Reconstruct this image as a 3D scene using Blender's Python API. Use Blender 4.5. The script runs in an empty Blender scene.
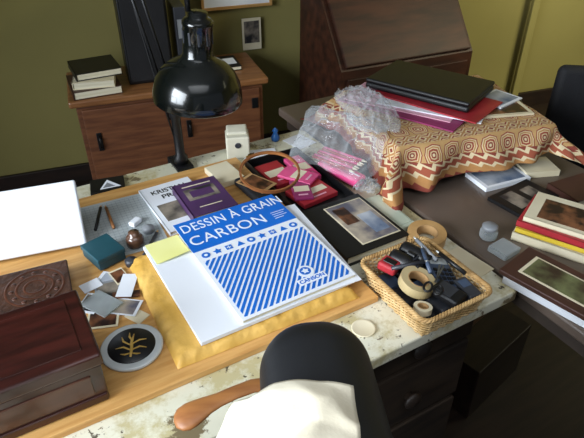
import bpy, bmesh, math, random
from mathutils import Matrix, Vector, Euler, noise
random.seed(4)
SC=bpy.context.scene
COL=bpy.context.collection
try:
    SC.view_settings.view_transform='Standard'
except Exception: pass
R=math.radians
def lin(c):
    if isinstance(c,str):
        c=[int(c[i:i+2],16)/255 for i in (0,2,4)]
    return tuple((x/12.92 if x<=.04045 else ((x+.055)/1.055)**2.4) for x in c[:3])+(1,)
def N(nt,t,**k):
    n=nt.nodes.new(t)
    for a,b in k.items(): setattr(n,a,b)
    return n
def mat(name,c1,c2=None,rough=.6,metal=0,scale=8,stretch=(1,1,1),bump=0,bscale=60,lo=.35,hi=.65,coat=0,detail=4,sheen=0,spec=.5):
    m=bpy.data.materials.new(name);m.use_nodes=True;nt=m.node_tree
    b=nt.nodes['Principled BSDF'];b.inputs['Roughness'].default_value=rough;b.inputs['Metallic'].default_value=metal
    b.inputs['Coat Weight'].default_value=coat;b.inputs['Sheen Weight'].default_value=sheen
    b.inputs['Specular IOR Level'].default_value=spec
    if c2 is None: c2=c1
    tc=N(nt,'ShaderNodeTexCoord');mp=N(nt,'ShaderNodeMapping');mp.inputs['Scale'].default_value=stretch
    nt.links.new(tc.outputs['Object'],mp.inputs[0])
    no=N(nt,'ShaderNodeTexNoise');no.inputs['Scale'].default_value=scale;no.inputs['Detail'].default_value=detail
    nt.links.new(mp.outputs[0],no.inputs['Vector'])
    r=N(nt,'ShaderNodeValToRGB');r.color_ramp.elements[0].position=lo;r.color_ramp.elements[1].position=hi
    r.color_ramp.elements[0].color=lin(c1);r.color_ramp.elements[1].color=lin(c2)
    nt.links.new(no.outputs['Fac'],r.inputs[0]);nt.links.new(r.outputs[0],b.inputs['Base Color'])
    if bump:
        n2=N(nt,'ShaderNodeTexNoise');n2.inputs['Scale'].default_value=bscale;n2.inputs['Detail'].default_value=3
        nt.links.new(mp.outputs[0],n2.inputs['Vector'])
        bp=N(nt,'ShaderNodeBump');bp.inputs['Strength'].default_value=bump;bp.inputs['Distance'].default_value=.005
        nt.links.new(n2.outputs['Fac'],bp.inputs['Height']);nt.links.new(bp.outputs[0],b.inputs['Normal'])
    return m
class MB:
    def __init__(s): s.v=[];s.f=[];s.mi=[];s.sm=[];s.mats=[]
    def add(s,vs,fs,m,M=None,smooth=False):
        if m not in s.mats: s.mats.append(m)
        k=s.mats.index(m);o=len(s.v)
        for v in vs:
            v=Vector(v); s.v.append(tuple(M@v if M else v))
        for f in fs: s.f.append([i+o for i in f]);s.mi.append(k);s.sm.append(smooth)
        return s
    def bm(s,b,m,M=None,smooth=False):
        b.verts.ensure_lookup_table();b.verts.index_update()
        s.add([v.co.copy() for v in b.verts],[[v.index for v in f.verts] for f in b.faces],m,M,smooth);b.free();return s
    def box(s,c,d,m,bev=0,rot=(0,0,0),seg=2,smooth=False):
        b=bmesh.new();bmesh.ops.create_cube(b,size=1)
        bmesh.ops.scale(b,vec=d,verts=b.verts)
        if bev: bmesh.ops.bevel(b,geom=b.edges[:],offset=bev,segments=seg,profile=.5,affect='EDGES')
        M=Matrix.Translation(c)@Euler(rot).to_matrix().to_4x4()
        return s.bm(b,m,M,smooth)
    def lathe(s,prof,m,M=None,n=40,smooth=True):
        vs=[];fs=[]
        for r,z in prof:
            for i in range(n):
                a=2*math.pi*i/n;vs.append((r*math.cos(a),r*math.sin(a),z))
        for j in range(len(prof)-1):
            for i in range(n):
                k=(i+1)%n
                fs.append([j*n+i,j*n+k,(j+1)*n+k,(j+1)*n+i])
        return s.add(vs,fs,m,M,smooth)
    def cyl(s,c,r,h,m,rot=(0,0,0),n=32,r2=None):
        r2=r if r2 is None else r2
        M=Matrix.Translation(c)@Euler(rot).to_matrix().to_4x4()
        s.lathe([(r,-h/2),(r2,h/2)],m,M,n)
        s.add([(r*math.cos(2*math.pi*i/n),r*math.sin(2*math.pi*i/n),-h/2) for i in range(n)],[list(range(n))[::-1]],m,M)
        s.add([(r2*math.cos(2*math.pi*i/n),r2*math.sin(2*math.pi*i/n),h/2) for i in range(n)],[list(range(n))],m,M)
        return s
    def tube(s,pts,r,m,n=8,closed=False,flat=1,up=(0,0,1)):
        pts=[Vector(p) for p in pts];L=len(pts);vs=[];fs=[]
        for i,p in enumerate(pts):
            a=pts[(i-1)%L] if (closed or i>0) else p
            b=pts[(i+1)%L] if (closed or i<L-1) else p
            t=(b-a).normalized();u=Vector(up)
            if abs(t.dot(u))>.95:u=Vector((1,0,0))
            x=t.cross(u).normalized();y=x.cross(t).normalized()
            rr=r[i] if isinstance(r,(list,tuple)) else r
            for k in range(n):
                q=2*math.pi*k/n;vs.append(p+x*rr*math.cos(q)+y*rr*flat*math.sin(q))
        for i in range(L if closed else L-1):
            j=(i+1)%L
            for k in range(n):
                l=(k+1)%n;fs.append([i*n+k,i*n+l,j*n+l,j*n+k])
        if not closed: fs.append(list(range(n))[::-1]);fs.append([(L-1)*n+k for k in range(n)])
        return s.add(vs,fs,m,None,True)
    def prism(s,pts,z0,z1,m,M=None):
        n=len(pts)
        vs=[(x,y,z0) for x,y in pts]+[(x,y,z1) for x,y in pts]
        fs=[list(range(n))[::-1],list(range(n,2*n))]+[[i,(i+1)%n,(i+1)%n+n,i+n] for i in range(n)]
        return s.add(vs,fs,m,M)
    def text(s,t,size,c,m,rz=0,rot=None,align='CENTER',sx=1,space=1,off=0):
        cu=bpy.data.curves.new('t','FONT');cu.body=t;cu.size=size;cu.align_x=align;cu.align_y='CENTER';cu.extrude=.0002;cu.space_character=space;cu.offset=off
        o=bpy.data.objects.new('t',cu);COL.objects.link(o);bpy.context.view_layer.update()
        me=o.evaluated_get(bpy.context.evaluated_depsgraph_get()).to_mesh()
        M=Matrix.Translation(c)@Euler(rot or (0,0,rz)).to_matrix().to_4x4()@Matrix.Diagonal((sx,1,1,1))
        s.add([v.co.copy() for v in me.vertices],[list(p.vertices) for p in me.polygons],m,M)
        bpy.data.objects.remove(o,do_unlink=True);bpy.data.curves.remove(cu);return s
    def obj(s,name,parent=None,loc=(0,0,0),rot=(0,0,0),**kw):
        me=bpy.data.meshes.new(name);me.from_pydata(s.v,[],s.f)
        for m in s.mats: me.materials.append(m)
        for i,p in enumerate(me.polygons): p.material_index=s.mi[i];p.use_smooth=s.sm[i]
        b=bmesh.new();b.from_mesh(me);bmesh.ops.recalc_face_normals(b,faces=b.faces);b.to_mesh(me);b.free()
        o=bpy.data.objects.new(name,me);COL.objects.link(o);o.location=loc;o.rotation_euler=rot
        if parent: o.parent=parent
        for k,v in kw.items(): o[k]=v
        return o
def thing(name,label,category,loc=(0,0,0),rz=0,rot=None,**kw):
    o=bpy.data.objects.new(name,None);o.empty_display_size=.02;COL.objects.link(o);o.location=loc
    o.rotation_euler=rot or (0,0,rz);o['label']=label;o['category']=category
    for k,v in kw.items(): o[k]=v
    return o
def single(mb,name,label,category,loc=(0,0,0),rz=0,rot=None,**kw):
    return mb.obj(name,None,loc,rot or (0,0,rz),label=label,category=category,**kw)
def struct(mb,name,**kw):
    return mb.obj(name,kind='structure',**kw)

# ---------------- materials
WHITE=mat('paper_white','eceff4','e2e6ee',rough=.6,scale=3)
PAGE=mat('paper_pages','e6dfc8','cfc7ac',rough=.8,scale=120,stretch=(.05,.05,3))
BLUE=mat('ink_blue','1870d4','1262c0',rough=.35,scale=4)
BLACK=mat('plastic_black','131315','0d0d0f',rough=.4)
BLACKL=mat('plastic_black_satin','101012','0c0c0e',rough=.42)
BLACKG=mat('enamel_black_gloss','0c100e','080b0a',rough=.2,coat=.6)
BLACKM=mat('fabric_black','15151a','0c0c10',rough=.75,bump=.3,bscale=300)
LEATH=mat('leather_black','151619','111215',rough=.5,bump=.05,bscale=120)
PINE=mat('wood_pine','d8a866','bf8a4a',rough=.5,scale=5,stretch=(1.2,14,14),bump=.1,bscale=30)
PINE_E=mat('wood_pine_edge','c79a5c','a97c42',rough=.6,scale=6,stretch=(1,10,10))
OAK=mat('wood_armrest','a8703e','8a5630',rough=.45,scale=5,stretch=(2,12,12))
OAKD=mat('wood_hoop','945c34','744426',rough=.5,scale=5)
CABW=mat('wood_cabinet','74482c','5c3520',rough=.55,scale=5,stretch=(1.5,1.5,12))
CABT=mat('wood_cabinet_top','99683e','7c502e',rough=.45,scale=5,stretch=(1.2,12,4),coat=.2)
SECW=mat('wood_secretary','48281a','2e1a11',rough=.5,scale=4,stretch=(1.2,6,6),spec=.35)
MAHO=mat('wood_chest','3f1913','280f0b',rough=.32,scale=5,stretch=(2,12,6),coat=.35)
MAHO2=mat('wood_chest_inlay','54301f','402215',rough=.35,scale=6,stretch=(2,12,6),coat=.3)
DARKW=mat('wood_dark','2b1c14','1a100c',rough=.5,scale=6,stretch=(1,8,4))
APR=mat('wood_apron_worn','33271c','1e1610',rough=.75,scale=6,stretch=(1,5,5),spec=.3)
KNOB=mat('wood_knob_dark','33251a','1e150f',rough=.55)
BRASS=mat('metal_brass','8c6a30','5d4520',rough=.35,metal=.9)
CHROME=mat('metal_chrome','b5b8bc','9a9da2',rough=.2,metal=1)
SILV=mat('metal_tin','dcdedc','bfc2c0',rough=.3,metal=.4)
RIM=mat('dish_rim_pale','dfe3e4','c8cecf',rough=.25,coat=.4)
GOLD=mat('ink_gold','dab45e','b8903c',rough=.4,metal=.1)
KRAFT=mat('paper_kraft_yellow','e4b65e','cfa046',rough=.55,scale=14,bump=.7,bscale=34)
STICKY=mat('paper_sticky_note','f2f0a4','eae893',rough=.7)
PURP=mat('cover_purple','52345f','422a4e',rough=.4)
TEAL=mat('box_teal','1f4f5a','163c46',rough=.5)
RED=mat('cover_red','b43038','96222c',rough=.4)
PINK=mat('plastic_pink','ea5f94','d04079',rough=.35)
PINKL=mat('paper_pale_pink','e8b4c4','daa0b4',rough=.5)
MAG=mat('folder_magenta','a0386a','86285a',rough=.45)
CREAM=mat('cover_cream','e6dcc0','d8ccac',rough=.5)
GREY=mat('plastic_grey','8d9094','7a7d82',rough=.4)
DGREY=mat('plastic_dark_grey','3a3c42','2c2e34',rough=.4)
BLUEG=mat('plastic_blue_grey','49576e','38455a',rough=.4)
NAVY=mat('box_navy','2a3348','1e2638',rough=.5)
WICK=mat('wicker','dfc08c','b8935a',rough=.65,scale=40)
WICKD=mat('wicker_rim','d3ae76','a8814c',rough=.65,scale=40)
TAPEB=mat('tape_brown','c39a66','b08854',rough=.45,scale=30)
CARD=mat('cardboard','b69060','a27d50',rough=.8)
TAPEC=mat('tape_clear_roll','cbb78c','b39f73',rough=.25)
SHEER=mat('cloth_cream','dcd5c2','cfc6b0',rough=.95,bump=.08,bscale=300,spec=.2)
MATG=mat('cutting_mat_grey','b4babb','a2a9aa',rough=.6)
LINE=mat('ink_grey','7b8488','6b7478',rough=.6)
BEIGE=mat('plastic_beige','d8d4c0','c8c4b0',rough=.45)
BROWNL=mat('leather_brown','4e3020','362014',rough=.5,scale=30,bump=.5,bscale=90)
GRN=mat('lid_pale_green','ccd4c4','b8c2ae',rough=.4)
GTAB=mat('tabletop_brown','6a5c52','54483f',rough=.35,scale=3,bump=.05,bscale=200,coat=.1)
GTABE=mat('table_edge','4a4038','382f29',rough=.5)
PIC1=mat('print_landscape','c8ccd2','3c5678',rough=.3,scale=14,lo=.3,hi=.7)
PIC2=mat('print_green','7e8458','3a2c20',rough=.35,scale=22,lo=.3,hi=.65)
PIC3=mat('print_photo','9a8f80','2a2a2c',rough=.3,scale=18,lo=.35,hi=.6)
PIC4=mat('print_brown','8c5a3c','2c1c18',rough=.3,scale=30,lo=.35,hi=.6)
PIC5=mat('print_tan','c8b8a0','5c5a66',rough=.3,scale=16,lo=.35,hi=.65)
YEL=mat('cover_yellow','e4c440','d0b02e',rough=.5)
WALL=mat('plaster_olive','928850','867d48',rough=.9,scale=1.2,bump=.05,bscale=80)
FLOOR=mat('floor_boards','2e2018','1e140e',rough=.5,scale=4,stretch=(1,10,1))
BOTT=mat('bottle_brown','6a4a38','3a2820',rough=.2,coat=.5)
BROWNB=mat('cover_brown','4e3026','3a221a',rough=.45)

def desk_mat():
    m=mat('painted_worn_desk','e2dfcb','d2cfb8',rough=.42,scale=3,bump=.15,bscale=25)
    nt=m.node_tree;b=nt.nodes['Principled BSDF'];src=b.inputs['Base Color'].links[0].from_socket
    tc=nt.nodes['Texture Coordinate']
    def layer(src,scale,lo,hi,col,detail=8,rough=.7):
        n=N(nt,'ShaderNodeTexNoise');n.inputs['Scale'].default_value=scale;n.inputs['Detail'].default_value=detail;n.inputs['Roughness'].default_value=rough
        nt.links.new(tc.outputs['Object'],n.inputs['Vector'])
        r=N(nt,'ShaderNodeValToRGB');r.color_ramp.elements[0].position=lo;r.color_ramp.elements[1].position=hi
        nt.links.new(n.outputs['Fac'],r.inputs[0])
        mx=N(nt,'ShaderNodeMix',data_type='RGBA');nt.links.new(r.outputs[0],mx.inputs[0]);nt.links.new(src,mx.inputs[6]);mx.inputs[7].default_value=lin(col)
        return mx.outputs[2]
    s=layer(src,9,.48,.58,'bdb288')
    s=layer(s,14,.585,.61,'7a6c50')
    s=layer(s,38,.61,.64,'4a4030')
    nt.links.new(s,b.inputs['Base Color']);return m
DESK=desk_mat()
def cloth_mat():
    m=bpy.data.materials.new('cloth_block_print');m.use_nodes=True;nt=m.node_tree;b=nt.nodes['Principled BSDF'];b.inputs['Roughness'].default_value=.9
    uv=N(nt,'ShaderNodeUVMap');uv.uv_map='UVMap'
    nz=N(nt,'ShaderNodeTexNoise');nz.inputs['Scale'].default_value=25;nt.links.new(uv.outputs[0],nz.inputs['Vector'])
    va=N(nt,'ShaderNodeVectorMath',operation='MULTIPLY_ADD');nt.links.new(nz.outputs['Color'],va.inputs[0]);va.inputs[1].default_value=(.006,.006,0);nt.links.new(uv.outputs[0],va.inputs[2])
    sp=N(nt,'ShaderNodeSeparateXYZ');nt.links.new(va.outputs[0],sp.inputs[0])
    def M(op,a,bb=None):
        n=N(nt,'ShaderNodeMath',operation=op)
        for i,x in enumerate((a,bb)):
            if x is None: continue
            if isinstance(x,(int,float)): n.inputs[i].default_value=x
            else: nt.links.new(x,n.inputs[i])
        return n.outputs[0]
    def mixc(f,a,c):
        mx=N(nt,'ShaderNodeMix',data_type='RGBA');nt.links.new(f,mx.inputs[0]);nt.links.new(a,mx.inputs[6]);nt.links.new(c,mx.inputs[7]);return mx.outputs[2]
    def ramp(f,cols):
        r=N(nt,'ShaderNodeValToRGB');r.color_ramp.interpolation='CONSTANT';e=r.color_ramp.elements
        e[0].position=0;e[0].color=lin(cols[0][1]);e[1].position=cols[1][0];e[1].color=lin(cols[1][1])
        for p,c in cols[2:]: q=e.new(p);q.color=lin(c)
        nt.links.new(f,r.inputs[0]);return r.outputs[0]
    per=.104;mw=.056
    fv=M('FRACT',M('DIVIDE',M('ADD',sp.outputs[1],1.02),per))
    ly=M('MULTIPLY',M('SUBTRACT',fv,.70),per/mw);lx=M('SUBTRACT',M('FRACT',M('DIVIDE',sp.outputs[0],mw)),.5)
    d=M('ADD',M('MAXIMUM',M('ABSOLUTE',lx),M('ABSOLUTE',ly)),M('MULTIPLY',M('ADD',M('ABSOLUTE',lx),M('ABSOLUTE',ly)),.35))
    med=ramp(d,[(0,'dcc8a0'),(.09,'8c4032'),(.18,'d8c094'),(.25,'9c4a36'),(.36,'dac49a'),(.42,'b8844e'),(.50,'d8c298'),(.57,'944434'),(.63,'c49c66')])
    ly2=M('MULTIPLY',M('SUBTRACT',fv,.20),per/.034);lx2=M('SUBTRACT',M('FRACT',M('DIVIDE',sp.outputs[0],.034)),.5)
    d2=M('ADD',M('ABSOLUTE',lx2),M('MULTIPLY',M('ABSOLUTE',ly2),.9))
    nar=ramp(d2,[(0,'8c4032'),(.2,'dcc8a0'),(.36,'b4804c'),(.56,'d8c298'),(.7,'944434'),(.85,'d2ba8c')])
    c=mixc(M('LESS_THAN',fv,.42),med,nar)
    e_=M('MAXIMUM',M('SUBTRACT',M('ABSOLUTE',sp.outputs[0]),.232),M('SUBTRACT',M('ABSOLUTE',sp.outputs[1]),.187))
    su=M('ADD',sp.outputs[0],sp.outputs[1]);tri=M('MULTIPLY',M('ABSOLUTE',M('SUBTRACT',M('FRACT',M('DIVIDE',su,.032)),.5)),.022)
    bo=ramp(M('MULTIPLY',M('ADD',M('SUBTRACT',e_,.050),tri),10),[(0,'8c4032'),(.10,'dcc8a0'),(.18,'a0533a'),(.34,'dcc8a0'),(.42,'b8844e'),(.64,'8c4032')])
    c=mixc(M('GREATER_THAN',e_,.050),c,bo)
    no=N(nt,'ShaderNodeTexNoise');no.inputs['Scale'].default_value=60;nt.links.new(uv.outputs[0],no.inputs['Vector'])
    hs=N(nt,'ShaderNodeHueSaturation');hs.inputs['Saturation'].default_value=1.0;nt.links.new(c,hs.inputs['Color'])
    v=M('ADD',M('MULTIPLY',no.outputs['Fac'],.3),.76);nt.links.new(v,hs.inputs['Value'])
    nt.links.new(hs.outputs[0],b.inputs['Base Color']);return m
CLOTH=cloth_mat()
def bag_mat(name,tint,lo,hi,base='dfe4e8',bs=.3):
    m=bpy.data.materials.new(name);m.use_nodes=True;nt=m.node_tree;nt.nodes.clear()
    o=N(nt,'ShaderNodeOutputMaterial');t=N(nt,'ShaderNodeBsdfTransparent');t.inputs[0].default_value=lin(tint)
    g=N(nt,'ShaderNodeBsdfPrincipled');g.inputs['Base Color'].default_value=lin(base);g.inputs['Roughness'].default_value=.10;g.inputs['Specular IOR Level'].default_value=1.0
    no=N(nt,'ShaderNodeTexNoise');no.inputs['Scale'].default_value=22;no.inputs['Detail'].default_value=1
    tc=N(nt,'ShaderNodeTexCoord');nt.links.new(tc.outputs['Object'],no.inputs['Vector'])
    bp=N(nt,'ShaderNodeBump');bp.inputs['Strength'].default_value=bs;bp.inputs['Distance'].default_value=.01
    nt.links.new(no.outputs['Fac'],bp.inputs['Height']);nt.links.new(bp.outputs[0],g.inputs['Normal'])
    lw=N(nt,'ShaderNodeLayerWeight');lw.inputs[0].default_value=.4;nt.links.new(bp.outputs[0],lw.inputs[1])
    mr=N(nt,'ShaderNodeMapRange');mr.inputs[3].default_value=lo;mr.inputs[4].default_value=hi;nt.links.new(lw.outputs['Facing'],mr.inputs[0])
    mx=N(nt,'ShaderNodeMixShader');nt.links.new(mr.outputs[0],mx.inputs[0]);nt.links.new(t.outputs[0],mx.inputs[1]);nt.links.new(g.outputs[0],mx.inputs[2])
    nt.links.new(mx.outputs[0],o.inputs[0]);return m
BAG=bag_mat('plastic_film_clear','fcfdfe',.05,.55)
GLASS=bag_mat('glass_clear','d0d8d2',.15,.7)

# ---------------- room
wr=R(-10)
def wallpt(x): return (x, 2.70-(x-.81)*.176)
mb=MB();mb.box((0,.05,1.2),(7,.1,2.4),WALL);struct(mb,'wall_back',loc=(1.0,2.69,0),rot=(0,0,wr))
mb=MB();mb.box((0,-.01,.05),(7,.02,.1),DARKW,.003);struct(mb,'baseboard_back',loc=(1.0,2.675,0),rot=(0,0,wr))
mb=MB();mb.box((.9,.6,-.02),(7,6,.04),FLOOR);struct(mb,'floor')
mb=MB();mb.box((.9,.6,2.42),(7,6,.04),WHITE);struct(mb,'ceiling')
mb=MB()
mb.box((-2.0,-1.35,1.2),(.1,2.1,2.4),WALL);mb.box((-2.0,2.5,1.2),(.1,1.8,2.4),WALL)
mb.box((-2.0,.65,.4),(.1,1.9,.8),WALL);mb.box((-2.0,.65,2.3),(.1,1.9,.2),WALL);struct(mb,'wall_left')
mb=MB()
for y in (-.28,.65,1.58): mb.box((-2.0,y,1.5),(.06,.05,1.4),WHITE)
for z in (.82,1.5,2.18): mb.box((-2.0,.65,z),(.06,1.9,.05),WHITE)
struct(mb,'window_1')
mb=MB();mb.box((4.2,.5,1.2),(.1,6,2.4),WALL);struct(mb,'wall_right')
mb=MB()
mb.box((0,-.012,1.05),(.05,.025,2.1),WALL,.004);struct(mb,'trim_1',loc=(wallpt(3.0)[0],wallpt(3.0)[1]-.02,0),rot=(0,0,wr))

# ---------------- cabinet
cab=thing('cabinet','low orange-brown wooden cabinet with two doors against the wall','cabinet',(.745,2.45,0),R(-10.5))
mb=MB();mb.box((0,0,.32),(.82,.34,.52),CABW,.004);mb.box((0,0,.04),(.78,.30,.06),DARKW);mb.obj('body',cab)
mb=MB();mb.box((0,0,.6),(.87,.38,.03),CABT,.008);mb.obj('top',cab)
for sx in (-.197,.197):
    d=MB();d.box((sx,-.178,.325),(.388,.016,.49),CABW,.004)
    do=d.obj('door',cab)
    hx=sx-.145
    k=MB();k.box((hx,-.189,.42),(.022,.006,.085),BLACK,.002);k.tube([(hx,-.192,.39),(hx,-.207,.40),(hx,-.207,.44),(hx,-.192,.45)],.004,BLACK);k.obj('handle',do)
    for z in (.16,.50):
        k=MB();k.box((sx+.17,-.188,z),(.03,.006,.05),BLACK,.002);k.obj('hinge',do)

def book(label,loc,rz,w,d,h,cov,pages=PAGE,deco=None,tilt=None,name='book',**kw):
    t=thing(name,label,'book',loc,rz,rot=tilt,**kw)
    c=MB();th=min(.003,h*.18)
    c.box((0,0,th/2),(w,d,th),cov);c.box((0,0,h-th/2),(w,d,th),cov,.0008);c.box((-w/2+th/2,0,h/2),(th,d,h),cov)
    if deco: deco(c,w,d,h+.0003)
    c.obj('cover',t)
    p=MB();p.box((.0015,0,h/2),(w-.008,d-.008,h-2*th),pages);p.obj('pages',t)
    return t
ang=R(-10.5)
book('thick brown book at the bottom of a stack',(.42,2.45,.616),ang+.1,.20,.22,.035,BROWNB,group='books on the cabinet')
book('white paperback in a stack on the cabinet',(.43,2.45,.652),ang-.1,.17,.21,.03,CREAM,group='books on the cabinet')
book('black hardback on top of a stack on the cabinet',(.44,2.47,.683),ang+.15,.19,.19,.03,BLACKL,group='books on the cabinet')
book('small white and black book lying flat on the cabinet',(1.03,2.42,.616),ang,.12,.16,.02,BLACK,deco=lambda c,w,d,h:c.box((0,0,h),(w*.8,d*.5,.001),WHITE))
sp=thing('speaker','tall black loudspeaker cabinet standing on the wooden cabinet','speaker',(.68,2.49,.616),ang)
mb=MB();mb.box((0,0,.2),(.2,.22,.4),BLACKL,.006);mb.obj('body',sp)
mb=MB();mb.box((0,-.115,.2),(.18,.012,.37),BLACKM,.004);mb.obj('grille',sp)
mb=MB();mb.box((0,0,.16),(.05,.2,.3),DGREY,.003);mb.box((.0,-.102,.22),(.03,.003,.08),GREY)
single(mb,'file_box','dark grey upright file box beside the loudspeaker','box',(.83,2.46,.616),ang)

def wallpic(name,label,x,z,w,h,fr,m1,m2,fw=.012):
    px,py=wallpt(x);t=thing(name,label,'picture',(px,py-.012,z),wr)
    a=MB()
    for sx in (-1,1): a.box((sx*(w/2-fw/2),0,0),(fw,.018,h),fr,.002)
    for sz in (-1,1): a.box((0,0,sz*(h/2-fw/2)),(w-fw,.017,fw),fr,.002)
    a.obj('frame',t)
    b=MB();b.box((0,.002,0),(w-fw,.006,h-fw),m1);b.box((0,-.002,0),(w*.66,.004,h*.66),m2);b.obj('print',t)
wallpic('framed_picture','wooden framed picture with a wide white mat on the wall',1.2,.965,.36,.3,PINE_E,WHITE,PIC1,.014)
px,py=wallpt(1.27);mb=MB();mb.box((0,0,0),(.1,.002,.16),CREAM);mb.box((0,-.0015,.01),(.08,.002,.11),PIC3)
single(mb,'postcard','small grey postcard pinned to the olive wall','postcard',(px,py-.006,.68),wr)

# ---------------- secretary desk
sec=thing('secretary_desk','dark brown wooden slant-front secretary desk','desk',(1.77,2.15,0),R(-6))
W=.72
mb=MB()
prof=[(-.22,.08),(-.22,.66),(.02,.95),(.22,.95),(.22,.08)]
def sidep(x0,x1,m,pr,mbx):
    n=len(pr);vs=[(x0,y,z) for y,z in pr]+[(x1,y,z) for y,z in pr]
    mbx.add(vs,[list(range(n)),list(range(n,2*n))[::-1]]+[[i,(i+1)%n,(i+1)%n+n,i+n] for i in range(n)],m)
sidep(-W/2,W/2,SECW,prof,mb);mb.box((0,.12,.957),(W+.03,.24,.018),SECW,.004)
for sx in (-1,1):
    for sy in (-1,1): mb.box((sx*(W/2-.03),sy*.18,.04),(.05,.05,.08),SECW,.004)
mb.obj('body',sec)
mb=MB();sl=math.atan2(.29,.24);mb.box((0,-.108,.813),(W-.04,.36,.018),SECW,.006,rot=(sl,0,0))
li=mb.obj('lid',sec)
mb=MB();mb.lathe([(.0,0),(.012,.001),(.012,.003),(0,.004)],BRASS,Matrix.Translation((0,-.03,.925))@Euler((sl,0,0)).to_matrix().to_4x4(),16);mb.obj('keyhole_plate',li)
for z in (.56,.4,.22):
    mb=MB();mb.box((0,-.226,z),(W-.06,.018,.13),SECW,.004);dr=mb.obj('drawer',sec)
    for sx in (-.2,.2):
        k=MB();k.tube([(sx-.03,-.236,z+.01),(sx-.03,-.25,z-.01),(sx,-.252,z-.02),(sx+.03,-.25,z-.01),(sx+.03,-.236,z+.01)],.004,BRASS);k.obj('handle',dr)

# ---------------- white desk
dk=thing('desk','white painted worktable with worn, paint-spattered top and drawers','desk',(0,0,0))
mb=MB();mb.box((.2,.97,.735),(1.31,.89,.03),DESK,.004);mb.obj('tabletop',dk)
mb=MB()
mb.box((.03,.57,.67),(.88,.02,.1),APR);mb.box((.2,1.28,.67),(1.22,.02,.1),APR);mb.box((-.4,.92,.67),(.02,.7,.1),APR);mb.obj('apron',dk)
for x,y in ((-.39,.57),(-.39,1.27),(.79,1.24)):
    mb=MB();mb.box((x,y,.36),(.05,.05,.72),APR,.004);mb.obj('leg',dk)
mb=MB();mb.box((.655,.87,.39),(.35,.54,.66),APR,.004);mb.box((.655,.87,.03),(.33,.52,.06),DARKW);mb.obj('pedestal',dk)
for z,h in ((.645,.12),(.475,.19),(.22,.28)):
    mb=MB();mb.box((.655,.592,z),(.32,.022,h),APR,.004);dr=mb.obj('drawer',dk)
    mb=MB();mb.lathe([(0,0),(.012,0),(.012,.010),(.022,.014),(.024,.020),(.018,.026),(0,.028)],KNOB,Matrix.Translation((.645,.582,z))@Euler((R(90),0,0)).to_matrix().to_4x4(),24);mb.obj('knob',dr)
gt=thing('table','grey-brown topped folding table with metal legs','table',(0,0,0))
mb=MB();mb.box((1.145,.85,.735),(.555,1.5,.03),GTAB,.006);mb.obj('tabletop',gt)
mb=MB()
mb.box((.885,.85,.705),(.02,1.4,.03),GTABE);mb.box((1.4,.85,.705),(.02,1.4,.03),GTABE);mb.obj('apron',gt)
for y in (.3,1.4):
    mb=MB();mb.tube([(.91,y,.71),(.91,y,.03),(.93,y,.012),(1.36,y,.012),(1.38,y,.03),(1.38,y,.71)],.012,DGREY);mb.tube([(.91,y,.35),(1.38,y,.35)],.008,DGREY);mb.obj('leg',gt)
for a,b_ in ((.3,.6),(1.4,1.1)):
    mb=MB();mb.tube([(1.14,a,.35),(1.14,b_,.7)],.008,DGREY);mb.obj('brace',gt)
mb=MB();mb.box((0,0,.11),(.3,.3,.22),DARKW,.003);mb.box((0,0,.221),(.3,.05,.002),BROWNB);single(mb,'cardboard_box','dark brown box on the floor under the table','box',(1.15,.85,0),.2)

# ---------------- drawing board
mb=MB();mb.box((0,0,.0075),(.892,.68,.015),PINE,.0015)
single(mb,'drawing_board','light pine drawing board lying flat on the desk','drawing board',(.130,.984,.7503))
BZ=.7658
mb=MB()
nx,ny=70,70;vs=[];fs=[];EW,ED=.385,.338
for j in range(ny):
    for i in range(nx):
        u=i/(nx-1);v=j/(ny-1);e=min(u,1-u,v,1-v)
        wr_=.006*noise.noise((u*24,v*24,0))
        z=.020*min(1,e*14)**.5
        if e<.12: z+=wr_*min(1,e*30)
        z=min(z,.0178)
        vs.append(((u-.5)*EW+.002*noise.noise((v*8,0,2))*(1 if u<.3 else 0),(v-.5)*ED,max(z,0)+.001))
for j in range(ny-1):
    for i in range(nx-1): a=j*nx+i;fs.append([a,a+1,a+nx+1,a+nx])
mb.add(vs,fs,KRAFT,None,True);mb.box((0,0,.0006),(EW,ED,.0012),KRAFT)
single(mb,'padded_envelope','yellow kraft padded envelope beneath the white pad','envelope',(.351,.833,BZ),R(-1.5))
mb=MB();mb.box((0,0,.0045),(.338,.325,.009),WHITE,.001)
single(mb,'paper_pad','thick white paper pad lying on the padded envelope','paper pad',(.373,.845,BZ+.0200),R(.5))
mb=MB();mb.box((0,0,.0006),(.27,.31,.001),WHITE)
single(mb,'paper_sheet','loose white sheet under the striped drawing pad','paper',(.43,.840,BZ+.0292),R(-4))
pad=thing('drawing_pad','blue and white grained drawing paper pad with diagonal stripes','drawing pad',(.416,.862,BZ+.0305),R(1))
PW,PD,PH=.258,.352,.007
mb=MB();mb.box((0,0,PH/2-.0005),(PW-.004,PD-.003,PH-.001),PAGE);mb.obj('pages',pad)
mb=MB();zt=PH;mb.box((0,0,zt),(PW,PD,.0008),WHITE)
z1=zt+.0008
mb.box((0,(.176+.058)/2,z1-.0001),(PW,.176-.058,.0006),BLUE)
hz=z1+.0004
mb.text('DESSIN À GRAIN',.045,(-.122,.146,hz),WHITE,align='LEFT',sx=.74,space=1.05)
mb.text('CARBON',.048,(-.122,.094,hz),WHITE,align='LEFT',sx=.92,space=1.06)
for i,l in enumerate((.036,.030,.034,.022)): mb.box((.086+l/2,.104-i*.008,hz),(l,.0016,.0003),WHITE)
def poly(cx,cy,r,n,ph=0,star=1):
    return [(cx+r*(star if k%2 else 1)*math.cos(ph+2*math.pi*k/n),cy+r*(star if k%2 else 1)*math.sin(ph+2*math.pi*k/n)) for k in range(n)]
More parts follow.
